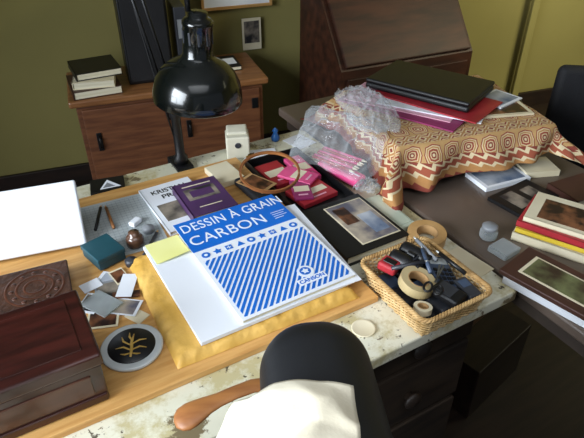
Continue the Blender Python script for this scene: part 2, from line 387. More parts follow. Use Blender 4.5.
for i in range(9):
    cx=-.108+i*.027;cy=.038
    if i%4==0: mb.prism(poly(cx,cy,.0095,24),z1-.0001,z1+.0002,BLUE);mb.prism(poly(cx,cy,.004,16),z1+.0002,z1+.0004,WHITE)
    elif i%4==1: mb.prism(poly(cx,cy,.0105,10,math.pi/2,.5),z1-.0001,z1+.0002,BLUE)
    elif i%4==2: mb.prism(poly(cx,cy,.0105,4,math.pi/4),z1-.0001,z1+.0002,BLUE);mb.box((cx,cy,z1+.0003),(.010,.0022,.0002),WHITE);mb.box((cx,cy,z1+.0003),(.0022,.010,.0002),WHITE)
    else: mb.prism(poly(cx,cy-.002,.0105,3,math.pi/2),z1-.0001,z1+.0002,BLUE)
def clip(poly_,x0,x1,y0,y1):
    for ax,val,sg in ((0,x0,1),(0,x1,-1),(1,y0,1),(1,y1,-1)):
        out=[]
        for i in range(len(poly_)):
            a=poly_[i];b=poly_[(i+1)%len(poly_)]
            da=(a[ax]-val)*sg;db=(b[ax]-val)*sg
            if da>=0: out.append(a)
            if (da>=0)!=(db>=0):
                t=da/(da-db);out.append((a[0]+(b[0]-a[0])*t,a[1]+(b[1]-a[1])*t))
        poly_=out
        if not poly_: return []
    return poly_
X0,X1,Y0,Y1=-.121,.122,-.168,.020
step=.0104;ca,sa=math.cos(R(50)),math.sin(R(50))
for k in range(-36,37):
    o=k*step;cx=(X0+X1)/2-sa*o;cy=(Y0+Y1)/2+ca*o;h=.0030
    q=[(cx-ca*.4+sa*h,cy-sa*.4-ca*h),(cx+ca*.4+sa*h,cy+sa*.4-ca*h),(cx+ca*.4-sa*h,cy+sa*.4+ca*h),(cx-ca*.4-sa*h,cy-sa*.4+ca*h)]
    q=clip(q,X0,X1,Y0,Y1)
    if len(q)>2: mb.prism(q,z1-.0003,z1+.0002,BLUE)
mb.prism(poly(.045,-.116,.018,32),z1,z1+.0005,WHITE)
mb.box((.045,-.142,z1+.0004),(.064,.018,.0003),WHITE)
mb.prism(poly(.045,-.115,.012,28),z1+.0005,z1+.0008,BLUE)
mb.prism(poly(.045,-.115,.009,10,math.pi/2,.55),z1+.0008,z1+.001,WHITE)
mb.text('CANSON',.0138,(.045,-.142,z1+.0007),BLUE,off=.0003)
mb.obj('cover',pad)
mb=MB();vs=[];fs=[]
for j in range(6):
    for i in range(6): 
        u=i/5;v=j/5;vs.append(((u-.5)*.076,(v-.5)*.076,.0006+.006*max(0,.5-v)**2*4*u))
for j in range(5):
    for i in range(5): a=j*6+i;fs.append([a,a+1,a+7,a+6])
mb.add(vs,fs,STICKY,None,True);single(mb,'sticky_note','pale yellow square sticky note on the white pad','sticky note',(.246,.968,BZ+.0306),R(2))
def dw(c,w,d,h):
    c.text('KRISTAN',.026,(0,d*.34,h),BLACK,sx=.9,off=.0004);c.text('PROJ',.026,(0,d*.21,h),BLACK,off=.0004);c.box((0,-d*.12,h),(w*.8,d*.36,.0005),PIC3)
book('white paperback with black lettering on the board',(.343,1.160,BZ),R(2),.137,.215,.012,WHITE,deco=dw)
def dp(c,w,d,h):
    c.box((0,d*.1,h),(w*.7,d*.34,.0006),PIC3);c.box((0,d*.1,h+.0003),(w*.5,d*.2,.0006),PURP);c.box((0,d*.36,h),(w*.66,.004,.0005),CREAM)
    c.box((0,-d*.3,h),(w*.5,.003,.0005),CREAM)
book('purple hardback book with a small picture panel',(.398,1.127,BZ+.0125),R(-1),.115,.155,.022,PURP,deco=dp)
mb=MB();mb.box((0,0,.0015),(.17,.24,.003),MATG,.0005)
for i in range(-7,8): mb.box((i*.011,0,.0031),(.0005,.22,.0003),LINE)
for i in range(-10,11): mb.box((0,i*.011,.0031),(.155,.0005,.0003),LINE)
single(mb,'cutting_mat','pale grey gridded mat lying on the board','mat',(.190,1.15,BZ),R(-3))
tb=thing('small_box','dark teal cardboard box with a lid','box',(.125,1.045,BZ+.0035),R(15))
mb=MB();mb.box((0,0,.011),(.062,.074,.022),TEAL,.001);mb.obj('body',tb)
mb=MB();mb.box((0,0,.024),(.066,.078,.012),TEAL,.002);mb.obj('lid',tb)
mb=MB();mb.box((0,0,.004),(.09,.07,.008),BLACK,.001);mb.prism([(-.02,-.025),(.035,-.02),(.0,.022)],.008,.0088,WHITE);mb.prism([(-.012,-.02),(.02,-.017),(.0,.006)],.0088,.0092,GREY)
single(mb,'booklet','small black booklet with a white triangular emblem','booklet',(.215,1.372,.7505),R(-12))
wp=thing('panel_stand','white plastic panel tilted back on a small rear stand','stand',(-.115,1.143,BZ),R(-11))
tl=R(50)
mb=MB();mb.box((.0,.0,.0),(.44,.15,.012),WHITE,.005,seg=3)
mb.obj('panel',wp,loc=(0,.075*math.cos(tl)+.004,.075*math.sin(tl)+.009),rot=(tl,0,0))
mb=MB();mb.box((0,.113,.051),(.2,.006,.10),GREY,.002,rot=(R(25),0,0));mb.obj('stand_leg',wp)
lb=thing('leather_box','brown embossed leather box with circular ornament','box',(-.045,.985,BZ),R(-6))
mb=MB();mb.box((0,0,.012),(.17,.13,.024),BROWNL,.004);mb.obj('body',lb)
mb=MB();mb.box((0,0,.028),(.174,.134,.008),BROWNL,.003)
for r in (.02,.035,.055): mb.lathe([(r-.003,0),(r,.0015),(r+.003,0)],MAHO2,Matrix.Translation((.02,0,.032)),40)
for i in range(12):
    a=i*math.pi/6;mb.lathe([(0,.002),(.004,.001),(.005,0)],MAHO2,Matrix.Translation((.02+.045*math.cos(a),.045*math.sin(a),.032)),10)
mb.obj('lid',lb)
ch=thing('wooden_chest','glossy dark mahogany chest with a smooth plain lid','chest',(-.11,.752,BZ),0)
mb=MB();mb.box((0,0,.042),(.29,.165,.084),MAHO,.003)
mb.box((0,-.0835,.010),(.286,.005,.016),MAHO,.002)
mb.box((0,-.083,.046),(.25,.004,.044),MAHO2,.0015);mb.obj('body',ch)
mb=MB();mb.box((0,0,.098),(.30,.175,.026),MAHO,.005,seg=3);mb.box((0,0,.1112),(.25,.13,.002),MAHO,.0009);mb.obj('lid',ch)
mb=MB();mb.box((-.10,-.0845,.072),(.024,.006,.03),BRASS,.002);mb.obj('lock_plate',ch)
tn=thing('dish','round pale-rimmed dish with a black and gold emblem','dish',(.099,.757,BZ),R(-20))
mb=MB();mb.lathe([(0,0),(.050,0),(.056,.002),(.0565,.007),(.053,.009),(.047,.0075),(.042,.009),(.0,.009)],RIM,None,56);mb.obj('rim',tn)
mb=MB();mb.lathe([(.0,.0115),(.041,.0115),(.043,.009)],BLACKL,None,56)
def g(pts,r=.0022): mb.tube([(x*1.15,y*1.15,.0118) for x,y in pts],[r*.7]+[r]*(len(pts)-2)+[r*.4],GOLD,6,flat=.3)
g([(0,-.026),(.001,-.01),(0,.005),(.003,.022)],.003)
for (x0,y0,x1,y1,x2,y2) in ((0,-.012,-.012,-.004,-.024,-.006),(0,-.012,.013,-.006,.024,-.010),(0,-.002,-.013,.008,-.016,.018),(.0,0,.012,.008,.023,.008),(.001,.008,-.004,.017,-.004,.026),(0,-.018,-.009,-.02,-.016,-.018),(0,-.018,.009,-.021,.015,-.021)):
    g([(x0,y0),(x1,y1),(x2,y2)])
mb.obj('disc',tn)
def card(label,x,y,rz,w,h,m,m2=None,z=BZ,name='photograph',cat='photo',t=.001,**kw):
    b=MB();b.box((0,0,t/2),(w,h,t),m)
    if m2: b.box((0,0,t),(w*.85,h*.8,.0006),m2)
    return single(b,name,label,cat,(x,y,z),rz,**kw)
GP='small photos on the board'
card('small black and white photo on the board',.085,.895,.3,.07,.09,WHITE,PIC3,group=GP)
card('small colour photo with pale border on the board',.072,.858,-.35,.06,.05,CREAM,PIC4,z=BZ+.0018,group=GP)
card('small grey photo lying beside the leather box',.12,.955,.8,.055,.08,WHITE,PIC1,z=BZ,group=GP)
card('small dark photo partly under another photo',.10,.93,-.2,.05,.07,GREY,PIC3,z=BZ+.002,group=GP)
card('small tan photo overlapping the black and white one',.118,.868,.9,.045,.06,WHITE,PIC5,z=BZ+.0035,group=GP)
card('small black and white photo close to the chest',.062,.91,-.7,.04,.055,WHITE,PIC3,z=BZ+.0052,group=GP)
card('small brown photo beside the padded envelope',.135,.965,.15,.03,.05,CREAM,PIC4,z=BZ+.0035,group=GP)
card('cream paper scrap on the board',.132,.835,.5,.03,.04,CREAM,name='paper_scrap',cat='paper')
card('white paper scrap close to the leather box',.075,.965,.2,.04,.03,WHITE,z=BZ+.0035,name='paper_scrap',cat='paper')
card('brown ticket stub beside the dish',.13,.90,1.2,.02,.055,PIC4,z=BZ+.0052,name='ticket',cat='ticket')
card('folded white receipt by the teal box',.140,.925,-.5,.032,.07,WHITE,z=BZ+.0070,name='receipt',cat='paper')
mb=MB();mb.box((0,0,.0015),(.05,.07,.003),GLASS,.001);single(mb,'plastic_sleeve','clear plastic sleeve lying over the photos','sleeve',(.080,.895,BZ+.0070),.5)
mb=MB();mb.lathe([(0,0),(.018,0),(.02,.003),(.02,.02),(.016,.026),(.012,.028),(.012,.036),(0,.037)],BOTT,None,24)
single(mb,'ink_bottle','small brown glass ink bottle by the teal box','bottle',(.198,1.055,BZ+.0035))
for i,(x,y) in enumerate(((.24,1.09),(.170,.995))):
    mb=MB();mb.lathe([(0,0),(.013,0),(.014,.012),(.009,.016),(0,.018)],DGREY if i else GREY,None,20)
    single(mb,'bottle_cap','small grey round cap on the mat' if not i else 'small dark round cap on the board','cap',(x,y,BZ+(.0035 if not i else .0005)))
mb=MB();mb.box((0,0,.006),(.03,.018,.012),WHITE,.003);single(mb,'eraser','small white eraser on the grey mat','eraser',(.222,1.135,BZ+.0035),.6)
for k,(x,y,a,mm) in enumerate(((.15,1.20,1.2,BLACK),(.175,1.19,1.5,OAK),(.225,1.035,.9,DGREY))):
    mb=MB();mb.tube([(-.05,0,.004),(.045,0,.004)],.0038,mm,6);mb.tube([(.045,0,.004),(.056,0,.004)],[.0036,.0008],PINE_E,6)
    single(mb,'pencil',('black','brown','dark grey')[k]+' wooden pencil lying on the mat','pencil',(x,y,BZ+.0035),a,group='pencils on the mat')
mb=MB();mb.lathe([(0,0),(.022,0),(.024,.002),(.023,.003),(.02,.002),(0,.002)],CREAM);single(mb,'jar_lid','flat round pale jar lid on the worn desk','lid',(.505,.597,.7505))
# ---------------- lamp
lp=thing('desk_lamp','glossy black adjustable desk lamp clamped to the desk edge','lamp',(.43,1.38,.75))
mb=MB();mb.box((0,.0,.0065),(.05,.07,.011),BLACK,.003);mb.box((0,.045,-.03),(.05,.014,.085),BLACK,.003);mb.box((0,.015,-.07),(.05,.06,.012),BLACK,.003)
mb.cyl((0,-.0,-.049),.006,.034,CHROME,n=16);mb.obj('clamp',lp)
mb=MB();mb.lathe([(0,0.012),(.02,.012),(.02,.03),(.013,.04),(.013,.15),(.017,.155),(.017,.18),(.011,.185),(.0,.186)],BLACK,None,24);mb.obj('post',lp)
mb=MB()
for dx in (-.012,.012): mb.tube([(dx,0,.17),(-.08+dx,.05,.66)],.0045,BLACK)
mb.tube([(-.08,.05,.64),(-.08,.05,.69)],.02,BLACK,12);mb.obj('lower_arm',lp)
mb=MB()
for dx in (-.01,.01): mb.tube([(-.08+dx,.05,.66),(.045+dx,-.06,.50)],.0045,BLACK)
mb.tube([(.045,-.06,.52),(.045,-.062,.44)],.007,BLACK);mb.obj('upper_arm',lp)
mb=MB()
mb.tube([(-.012,0,.10),(-.035,.01,.25),(-.06,.03,.45),(-.085,.05,.66)],.0025,BLACK);mb.obj('cord',lp)
shM=Matrix.Translation((.045,-.067,.220))@Euler((R(4),R(4),0)).to_matrix().to_4x4()
mb=MB();prof=[(.111,.004),(.114,0),(.116,.003),(.114,.024),(.108,.05),(.094,.075),(.074,.093),(.054,.104),(.042,.112),(.037,.122),(.036,.19),(.038,.193),(.038,.20),(.033,.206),(.024,.21),(.024,.222),(0,.224)]
mb.lathe(prof,BLACKG,shM,56);mb.lathe([(.111,.004),(.106,.045),(.092,.07),(.05,.095),(0,.1)],WHITE,shM,56)
sh=mb.obj('lamp_shade',lp)
for i in range(10):
    mb=MB();a=i*math.pi/5;mb.box(shM@Vector((.0365*math.cos(a),.0365*math.sin(a),.165)),(.003,.006,.03),DGREY,.001,rot=(0,0,a))
    mb.obj('vent',sh)
mb=MB();mb.lathe([(0,.012),(.018,.018),(.028,.035),(.026,.055),(.014,.075),(.013,.095)],WHITE,shM,24);mb.obj('bulb',lp)

ps=thing('pencil_sharpener','small beige box-shaped desktop pencil sharpener','pencil sharpener',(.60,1.36,.7505),R(-22))
mb=MB();mb.box((0,0,.035),(.068,.062,.07),BEIGE,.005,seg=3);mb.box((0,.01,.072),(.06,.04,.02),BEIGE,.005,rot=(.25,0,0),seg=3);mb.obj('body',ps)
mb=MB();mb.lathe([(0,.001),(.005,0),(.008,.002),(.009,0)],DGREY,Matrix.Translation((0,-.032,.045))@Euler((R(90),0,0)).to_matrix().to_4x4(),20);mb.obj('pencil_hole',ps)
mb=MB();mb.lathe([(0,0),(.012,0),(.014,.012),(.009,.02),(.006,.028),(.01,.034),(.0,.044)],mat('glaze_blue','2a6ab0','1a4a88',rough=.2),None,20)
single(mb,'figurine','small blue glazed figurine on the desk','figurine',(.74,1.385,.7505))

# ---------------- black box with hoop & red things
bb=thing('tray_box','open black box holding red packets','box',(.665,1.12,.7505),0)
w,d,h=.165,.30,.026
mb=MB();mb.box((0,0,.002),(w,d,.004),BLACK);mb.box((-w/2,0,h/2),(.004,d,h),BLACK);mb.box((w/2,0,h/2),(.004,d,h),BLACK);mb.box((0,-d/2,h/2),(w+.004,.004,h),BLACK);mb.box((0,d/2,h/2),(w+.004,.004,h),BLACK);mb.obj('body',bb)
def packet(label,x,y,z,rz,w,d,h,m,tilt=0):
    b=MB();b.box((0,0,h/2),(w,d,h),m,.002);b.box((0,.0,h+.0002),(w*.8,d*.28,.0008),CREAM);b.box((0,-d*.32,h+.0002),(w*.5,d*.06,.0008),PINKL)
    return single(b,'packet',label,'packet',(x,y,z),rot=(tilt,0,rz),group='packets in the black box')
packet('flat dark red packet with a pale label in the black box',.632,1.18,.756,.05,.075,.12,.014,RED)
packet('pink cardboard packet lying in the black box',.708,1.17,.756,-.03,.05,.13,.016,PINK)
packet('red packet with a white label across the box',.665,1.05,.756,.12,.11,.085,.014,RED)
packet('thin pink packet overlapping the red packets',.670,1.125,.773,.55,.06,.10,.008,PINK)
packet('thin magenta packet lying across other packets',.640,1.06,.7715,-.35,.05,.09,.008,MAG)
hp=thing('embroidery_hoop','round wooden embroidery hoop leaning on the black box','embroidery hoop',(.580,1.120,.818),rot=(R(10),R(-6),R(10)))
mb=MB();mb.lathe([(.0765,-.004),(.079,-.004),(.079,.004),(.0765,.004),(.0765,-.004)],OAKD,None,64,smooth=False);mb.obj('outer_ring',hp)
mb=MB();mb.lathe([(.0735,-.0035),(.0758,-.0035),(.0758,.0035),(.0735,.0035),(.0735,-.0035)],OAK,None,64,smooth=False);mb.obj('inner_ring',hp)
mb=MB();mb.box((0,.083,0),(.012,.008,.008),BRASS,.002);mb.tube([(-.013,.084,0),(.013,.084,0)],.002,BRASS);mb.obj('screw',hp)
mb=MB();mb.box((0,0,.011),(.055,.13,.022),BLACKM,.008,seg=3);single(mb,'pouch','soft black zipped pouch beside the hoop','pouch',(.535,1.12,BZ),R(4))
mb=MB();mb.box((0,0,.009),(.07,.10,.018),CREAM,.002);single(mb,'paper_box','cream cardboard box between the pouch and the books','box',(.50,1.235,BZ),R(4))
card('brown card lying inside the hoop on the pouch',.545,1.13,.4,.06,.09,CARD,PIC4,z=BZ+.0225,name='card',cat='card')
card('white envelope lying on the desk behind the hoop',.655,1.325,-.3,.10,.06,WHITE,z=.7505,name='envelope',cat='envelope',t=.002)

al=thing('picture_album','black album with a tan and grey print on its cover','album',(.668,.868,.7505),R(0))
mb=MB();mb.box((0,0,.002),(.175,.205,.004),BLACKL);mb.box((0,0,.026),(.175,.205,.004),BLACKL,.001);mb.box((-.086,0,.014),(.004,.205,.027),BLACKL)
mb.box((.024,0,.0288),(.108,.165,.001),CREAM);mb.box((.024,0,.0294),(.102,.158,.001),PIC5);mb.box((.0,.03,.0298),(.035,.07,.001),PIC4);mb.box((.045,-.02,.0298),(.04,.08,.001),PIC1);mb.obj('cover',al)
mb=MB();mb.box((.002,0,.014),(.165,.195,.02),PAGE);mb.obj('pages',al)
mb=MB();mb.box((0,0,.008),(.055,.15,.016),GRN,.004);mb.box((0,0,.0165),(.040,.13,.002),GRN,.001);single(mb,'plastic_container','pale green flat plastic container on the desk','container',(.786,.880,.7512),R(0))
card('white folded paper on the desk near the figurine',.80,1.34,.2,.07,.08,WHITE,z=.7505,name='paper_sheet',cat='paper')

mb=MB();mb.lathe([(.026,-.012),(.045,-.012),(.045,.012),(.026,.012)],TAPEB,None,48,smooth=False)
tr=thing('tape_roll','wide roll of brown packing tape lying behind the basket','tape roll',(.797,.752,.7665),rot=(R(4),R(-3),0))
mb.obj('tape',tr);mb=MB();mb.lathe([(.026,-.0125),(.0265,.0125),(.024,.0125),(.024,-.0125),(.026,-.0125)],CARD,None,40,smooth=False);mb.obj('core',tr)
card('cream papers lying on the desk by the tape roll',.825,.645,.1,.06,.10,CREAM,z=.7505,name='paper_sheet',cat='paper',t=.002)

# ---------------- basket
bk=thing('basket','rectangular pale wicker basket full of tools and tape','basket',(.662,.612,.7505),0)
def rr(w,d,r,n):
    per=[]
    for cx,cy,a0 in ((w/2-r,d/2-r,0),(-w/2+r,d/2-r,90),(-w/2+r,-d/2+r,180),(w/2-r,-d/2+r,270)):
        for k in range(7): a=R(a0+k*15);per.append(Vector((cx+r*math.cos(a),cy+r*math.sin(a),0)))
    L=[0]
    for i in range(len(per)): L.append(L[-1]+(per[(i+1)%len(per)]-per[i]).length)
    T=L[-1];out=[]
    j=0
    for k in range(n):
        s=T*k/n
        while L[j+1]<s: j+=1
        f=(s-L[j])/(L[j+1]-L[j]);out.append(per[j].lerp(per[(j+1)%len(per)],f))
    return out
mb=MB();NST=60
rows=12
for rw in range(rows):
    z=.003+rw*.0043;f=rw/(rows-1)
    P=rr(.148+.020*f,.175+.022*f,.018,NST*4)
    pts=[]
    for i,q in enumerate(P):
        nrm=(P[(i+1)%len(P)]-P[i-1]).normalized();nrm=Vector((nrm.y,-nrm.x,0))
        o=.0020*math.sin(math.pi*i/4+ (math.pi if rw%2 else 0)+.4)
        pts.append(q+nrm*o+Vector((0,0,z)))
    mb.tube(pts,.0021,WICK,6,closed=True)
P0=rr(.148,.175,.018,NST);P1=rr(.168,.197,.018,NST)
for a,b in zip(P0,P1): mb.tube([a+Vector((0,0,.002)),b+Vector((0,0,.054))],.0016,WICKD,5)
for i in range(20): mb.box((0,-.084+i*.0088,.002),(.145,.0075,.003),WICK)
mb.obj('body',bk)
mb=MB()
for ph in (0,math.pi*2/3,math.pi*4/3):
    P=rr(.176,.206,.02,300);pts=[]
    for i,q in enumerate(P):
        nrm=(P[(i+1)%len(P)]-P[i-1]).normalized();nrm=Vector((nrm.y,-nrm.x,0));a=2*math.pi*i/300*34+ph
        pts.append(q+nrm*.0028*math.cos(a)+Vector((0,0,.056+.0028*math.sin(a))))
    mb.tube(pts,.0030,WICKD,6,closed=True)
mb.obj('rim',bk)
bz=.757
def ctape(label,x,y,z,rot,ro,ri,h,m,mc,grp='tape rolls in the basket'):
    t=thing('tape_roll',label,'tape roll',(x,y,z),rot=rot,group=grp)
    b=MB();b.lathe([(ri,-h/2),(ro,-h/2),(ro,h/2),(ri,h/2)],m,None,40,smooth=False);b.obj('tape',t)
    b=MB();b.lathe([(ri,-h/2-.0004),(ri,h/2+.0004),(ri-.002,h/2+.0004),(ri-.002,-h/2-.0004),(ri,-h/2-.0004)],mc,None,40,smooth=False);b.obj('core',t)
ctape('tan roll of adhesive tape lying on the tools in the basket',.632,.600,.812,(R(10),R(8),0),.036,.022,.020,TAPEC,CARD)
ctape('small roll of masking tape in the basket',.606,.550,.795,(R(-6),R(8),0),.018,.011,.012,CREAM,CARD)
bn=thing('binoculars','small black compact binoculars lying in the basket','binoculars',(.668,.664,.806),rot=(0,0,R(15)))
for sx in (-.019,.019):
    b=MB();M=Matrix.Translation((sx,0,.006))@Euler((R(90),0,0)).to_matrix().to_4x4()
    b.lathe([(0,-.032),(.017,-.032),(.018,-.026),(.018,.004),(.013,.014),(.013,.026),(.015,.028),(.015,.036),(.009,.036),(.0,.034)],BLACK,M,24);b.obj('barrel',bn)
b=MB();b.box((0,0,.010),(.022,.03,.012),DGREY,.003);b.cyl((0,-.002,.018),.006,.018,BLACK,rot=(R(90),0,0),n=16);b.obj('bridge',bn)
mb=MB();mb.box((0,0,.010),(.036,.040,.020),RED,.005,seg=3);mb.box((0,.0,.0205),(.016,.026,.003),BLACK,.001);single(mb,'lighter_case','small red and black plastic case in the basket','case',(.616,.668,.803),rot=(.05,.05,.4))
cc=thing('calculator','small flat black and blue-grey calculator in the basket','calculator',(.700,.605,.800),rot=(R(6),R(14),R(-18)))
mb=MB();mb.box((0,0,.005),(.052,.088,.010),BLUEG,.003);mb.box((0,.028,.0102),(.040,.018,.001),MATG);mb.obj('body',cc)
for ix in range(4):
    for iy in range(4):
        mb=MB();mb.box((-.0165+ix*.011,-.034+iy*.012,.0112),(.008,.008,.003),BLACK,.001);mb.obj('key',cc)
mb=MB();mb.box((0,0,.010),(.042,.062,.018),BLACK,.005,seg=3);mb.box((0,.005,.0195),(.032,.035,.001),DGREY);single(mb,'camera','small flat black compact camera in the basket','camera',(.668,.550,.795),rot=(.05,.02,.25))
mb=MB();mb.box((0,0,.008),(.03,.055,.014),DGREY,.003);mb.box((0,.01,.0155),(.02,.02,.001),BLUEG);single(mb,'gadget_case','flat dark grey gadget case in the basket','case',(.715,.545,.792),rot=(.03,.0,-.1))
sc=thing('scissors','black-handled scissors lying across the basket','scissors',(.650,.570,.826),rot=(R(3),R(-4),R(35)))
for sg in (-1,1):
    b=MB();b.add([(0,0,0),(.05,sg*.006,0),(.055,sg*.002,0),(.0,-sg*.003,0),(0,0,.0015),(.05,sg*.006,.0015),(.055,sg*.002,.0015),(0,-sg*.003,.0015)],[[0,1,2,3],[4,5,6,7],[0,1,5,4],[1,2,6,5],[2,3,7,6],[3,0,4,7]],CHROME);b.obj('blade',sc)
    b=MB();b.tube([(-.005-.013+.013*math.cos(a),-sg*.010-sg*.007*math.sin(a)*1.1,.001) for a in [k*math.pi/8 for k in range(16)]],.0026,BLACK,6,closed=True);b.obj('handle',sc)
for k,(x,y,a,mm) in enumerate(((.682,.632,1.1,BLUEG),(.706,.660,1.5,GREY),(.640,.640,-.3,DGREY),(.722,.60,1.65,BLACK))):
    mb=MB();mb.tube([(-.035,0,0),(.035,0,0)],.0045,mm,8);mb.tube([(.035,0,0),(.044,0,0)],.002,SILV,8);single(mb,'marker',('blue-grey','grey','dark grey','black')[k]+' marker pen in the basket','pen',(x,y,.824),rot=(0,-.08,a),group='markers in the basket')
for i in range(9):
    x=.612+.047*(i%3);y=.555+.052*(i//3)
    b=MB();b.box((0,0,.014),(.040,.046,.026+.004*(i%2)),[BLACK,DGREY,BLUEG][(i+i//3)%3],.005)
    single(b,'tool_case','dark small case at the bottom of the basket','case',(x,y,bz),.08*(i%2),group='dark cases in the basket')

jr=thing('glass_jar','small round glass jar with a lid on the grey table','jar',(.935,.690,.7505))
mb=MB();mb.lathe([(0,.001),(.018,.001),(.021,.006),(.021,.020),(.017,.026),(.017,.028)],GLASS,None,28);mb.obj('body',jr)
mb=MB();mb.lathe([(.0175,.027),(.0185,.028),(.0185,.034),(.015,.037),(0,.0375)],GREY,None,28);mb.obj('lid',jr)
mb=MB();mb.box((0,0,.008),(.055,.05,.016),GLASS,.003);single(mb,'clear_box','small clear plastic box on the grey table','box',(.925,.632,.7505),.1)

# ---------------- books right
book('dark glossy brochure lying on the grey table',(1.14,.765,.7505),R(5),.16,.10,.010,BLACKL,deco=lambda c,w,d,h:(c.box((-.03,0,h),(w*.3,d*.7,.0005),PIC3),c.box((.035,0,h),(w*.25,d*.5,.0005),PIC3)))
book('brown hardback lying on the grey table',(1.29,.71,.7505),R(-5),.13,.10,.022,BROWNB)
tA=R(25)
G='books stacked on the grey table'
book('white hardback at the bottom of a stack',(1.085,.598,.7505),tA,.145,.20,.022,CREAM,group=G)
book('yellow paperback near the bottom of a stack',(1.087,.600,.7728),tA+.03,.14,.195,.012,YEL,group=G)
book('red hardback in the middle of a stack',(1.088,.602,.7851),tA-.02,.14,.19,.016,RED,group=G)
def dwt(c,w,d,h):
    c.box((-w*.04,0.01,h),(w*.7,d*.6,.0006),PIC4);c.box((0,-d*.44,h),(w*.98,d*.08,.0006),RED)
book('white paperback with a picture on top of a stack',(1.092,.603,.8014),tA+.02,.13,.175,.012,CREAM,deco=dwt,group=G)
mb=MB();mb.box((0,0,.010),(.13,.27,.020),WHITE,.001);single(mb,'paper_stack','stack of white papers beneath the brown picture','paper',(.932,.44,.7505),R(12))
fp=thing('framed_print','green and brown print in a dark brown mat','picture',(.918,.458,.7712),R(11))
mb=MB();mb.box((0,0,.006),(.120,.25,.012),BROWNB,.002);mb.obj('frame',fp)
mb=MB();mb.box((0,0,.0128),(.075,.19,.001),CREAM);mb.box((0,0,.0135),(.066,.175,.001),PIC2);mb.obj('print',fp)

# ---------------- cloth covered box
cr=R(-13)
CX,CY=.875,.965
ctr=Vector((CX,CY,0))+Matrix.Rotation(cr,3,'Z')@Vector((.23,.19,0))
mb=MB();mb.box((0,.01,.064),(.44,.32,.126),NAVY,.004);single(mb,'storage_box','dark navy storage box under the patterned cloth','box',(ctr.x,ctr.y,.7505),cr)
hw,hd=.232,.187;nn=150;EXT=.142
me=bpy.data.meshes.new('tablecloth');vs=[];uvs=[];fs=[]
for j in range(nn):
    for i in range(nn):
        x=-(hw+EXT)+2*(hw+EXT)*i/(nn-1);y=-(hd+EXT)+2*(hd+EXT)*j/(nn-1)
        kx=(x+hw+EXT)/(2*(hw+EXT));sc_=1.0-.42*kx*(1 if y<0 else .6)
        if abs(y)>hd: y=(hd+(abs(y)-hd)*sc_)*(1 if y>0 else -1)
        if abs(x)>hw: x=(hw+(abs(x)-hw)*(1.0 if x<0 else .62))*(1 if x>0 else -1)
        uvs.append((x,y))
        dx=max(0,abs(x)-hw);dy=max(0,abs(y)-hd);sx=1 if x>0 else -1;sy=1 if y>0 else -1
        d=math.hypot(dx,dy)
        bx_=min(abs(x),hw)*sx;by_=min(abs(y),hd)*sy
        if d>0:
            ux,uy=dx/d*sx,dy/d*sy
            ar=x if dy>=dx else y
            wav=math.sin(ar*40+4*noise.noise((x*5,y*5,0)))*.7+.9*noise.noise((ar*14,0,4))
            corner=min(dx,dy)/(.05)
            fl=1.0 if not(sx<0 and dx>dy) else .45
            out=.005*min(1,d/.012)+d*.15*fl+(wav+.7)*.026*fl*min(1,d/.07)+.07*min(1,corner)*min(1,d/.12)*fl
            z=-(max(0,d-.006))*.92
            px_=bx_+ux*out;py_=by_+uy*out
        else:
            px_,py_,z=x,y,0
        z+=.003*noise.noise((x*14,y*14,1))+.004
        if z<-.118:
            ov=-.118-z;px_+=ux*ov*.8;py_+=uy*ov*.8;z=-.121+.004*abs(noise.noise((x*30,y*30,3)))
        vs.append((px_,py_,z))
for j in range(nn-1):
    for i in range(nn-1): a=j*nn+i;fs.append((a,a+1,a+nn+1,a+nn))
me.from_pydata(vs,[],fs);ul=me.uv_layers.new(name='UVMap')
for lo in me.loops: ul.data[lo.index].uv=uvs[lo.vertex_index]
for p in me.polygons:p.use_smooth=True
me.materials.append(CLOTH)
co=bpy.data.objects.new('tablecloth',me);COL.objects.link(co);co.location=(ctr.x,ctr.y,.880);co.rotation_euler=(0,0,cr)
co['label']='rust, gold and cream block-printed cloth draped over a box';co['category']='tablecloth'
sm=co.modifiers.new('s','SOLIDIFY');sm.thickness=.0015;sm.offset=1
pc=Matrix.Rotation(cr,3,'Z')
def loc2(x,y): q=Vector((ctr.x,ctr.y,0))+pc@Vector((x,y,0));return q.x,q.y
lx,ly=loc2(.07,-.215);card('pale blue and white papers under the edge of the cloth',lx,ly,cr+.1,.15,.09,WHITE,PIC1,z=.7505,name='paper_sheet',cat='paper',t=.012)
lx,ly=loc2(.20,-.205);card('stack of cream papers in the gap beneath the cloth',lx,ly,cr-.15,.10,.08,CREAM,z=.7505,name='paper_sheet',cat='paper',t=.018)
TZ=.8875
fa=R(-66)
card('magenta cardboard folder lying on the patterned cloth',1.045,1.15,fa,.36,.17,MAG,z=TZ,name='folder',cat='folder',t=.004,group='folders on the cloth')
card('pale pink folder on top of the magenta one',1.055,1.17,fa+.1,.32,.15,PINKL,z=TZ+.0043,name='folder',cat='folder',t=.002,group='folders on the cloth')
card('white papers lying on the cloth under the laptop',1.13,1.12,fa+.15,.30,.19,WHITE,z=TZ+.0066,name='paper_sheet',cat='paper',t=.003)
card('red cardboard folder under the black laptop',1.14,1.13,fa-.06,.33,.18,RED,z=TZ+.010,name='folder',cat='folder',t=.004,group='folders on the cloth')
card('brochure with a brown picture on the cloth',1.26,1.0,R(-20),.16,.11,CREAM,PIC4,z=TZ,name='brochure',cat='brochure',t=.006)
card('small blue and white brochure on the cloth',1.30,1.04,R(10),.11,.09,WHITE,PIC1,z=TZ+.0065,name='brochure',cat='brochure',t=.004)
ll=thing('laptop','closed black laptop resting on folders on the cloth','laptop',(1.16,1.185,TZ+.0143),fa)
mb=MB();mb.box((0,0,.010),(.325,.205,.018),BLACK,.007,seg=4);mb.obj('base',ll)
mb=MB();mb.box((0,0,.0255),(.325,.205,.012),BLACKL,.0055,seg=4);mb.obj('lid',ll)

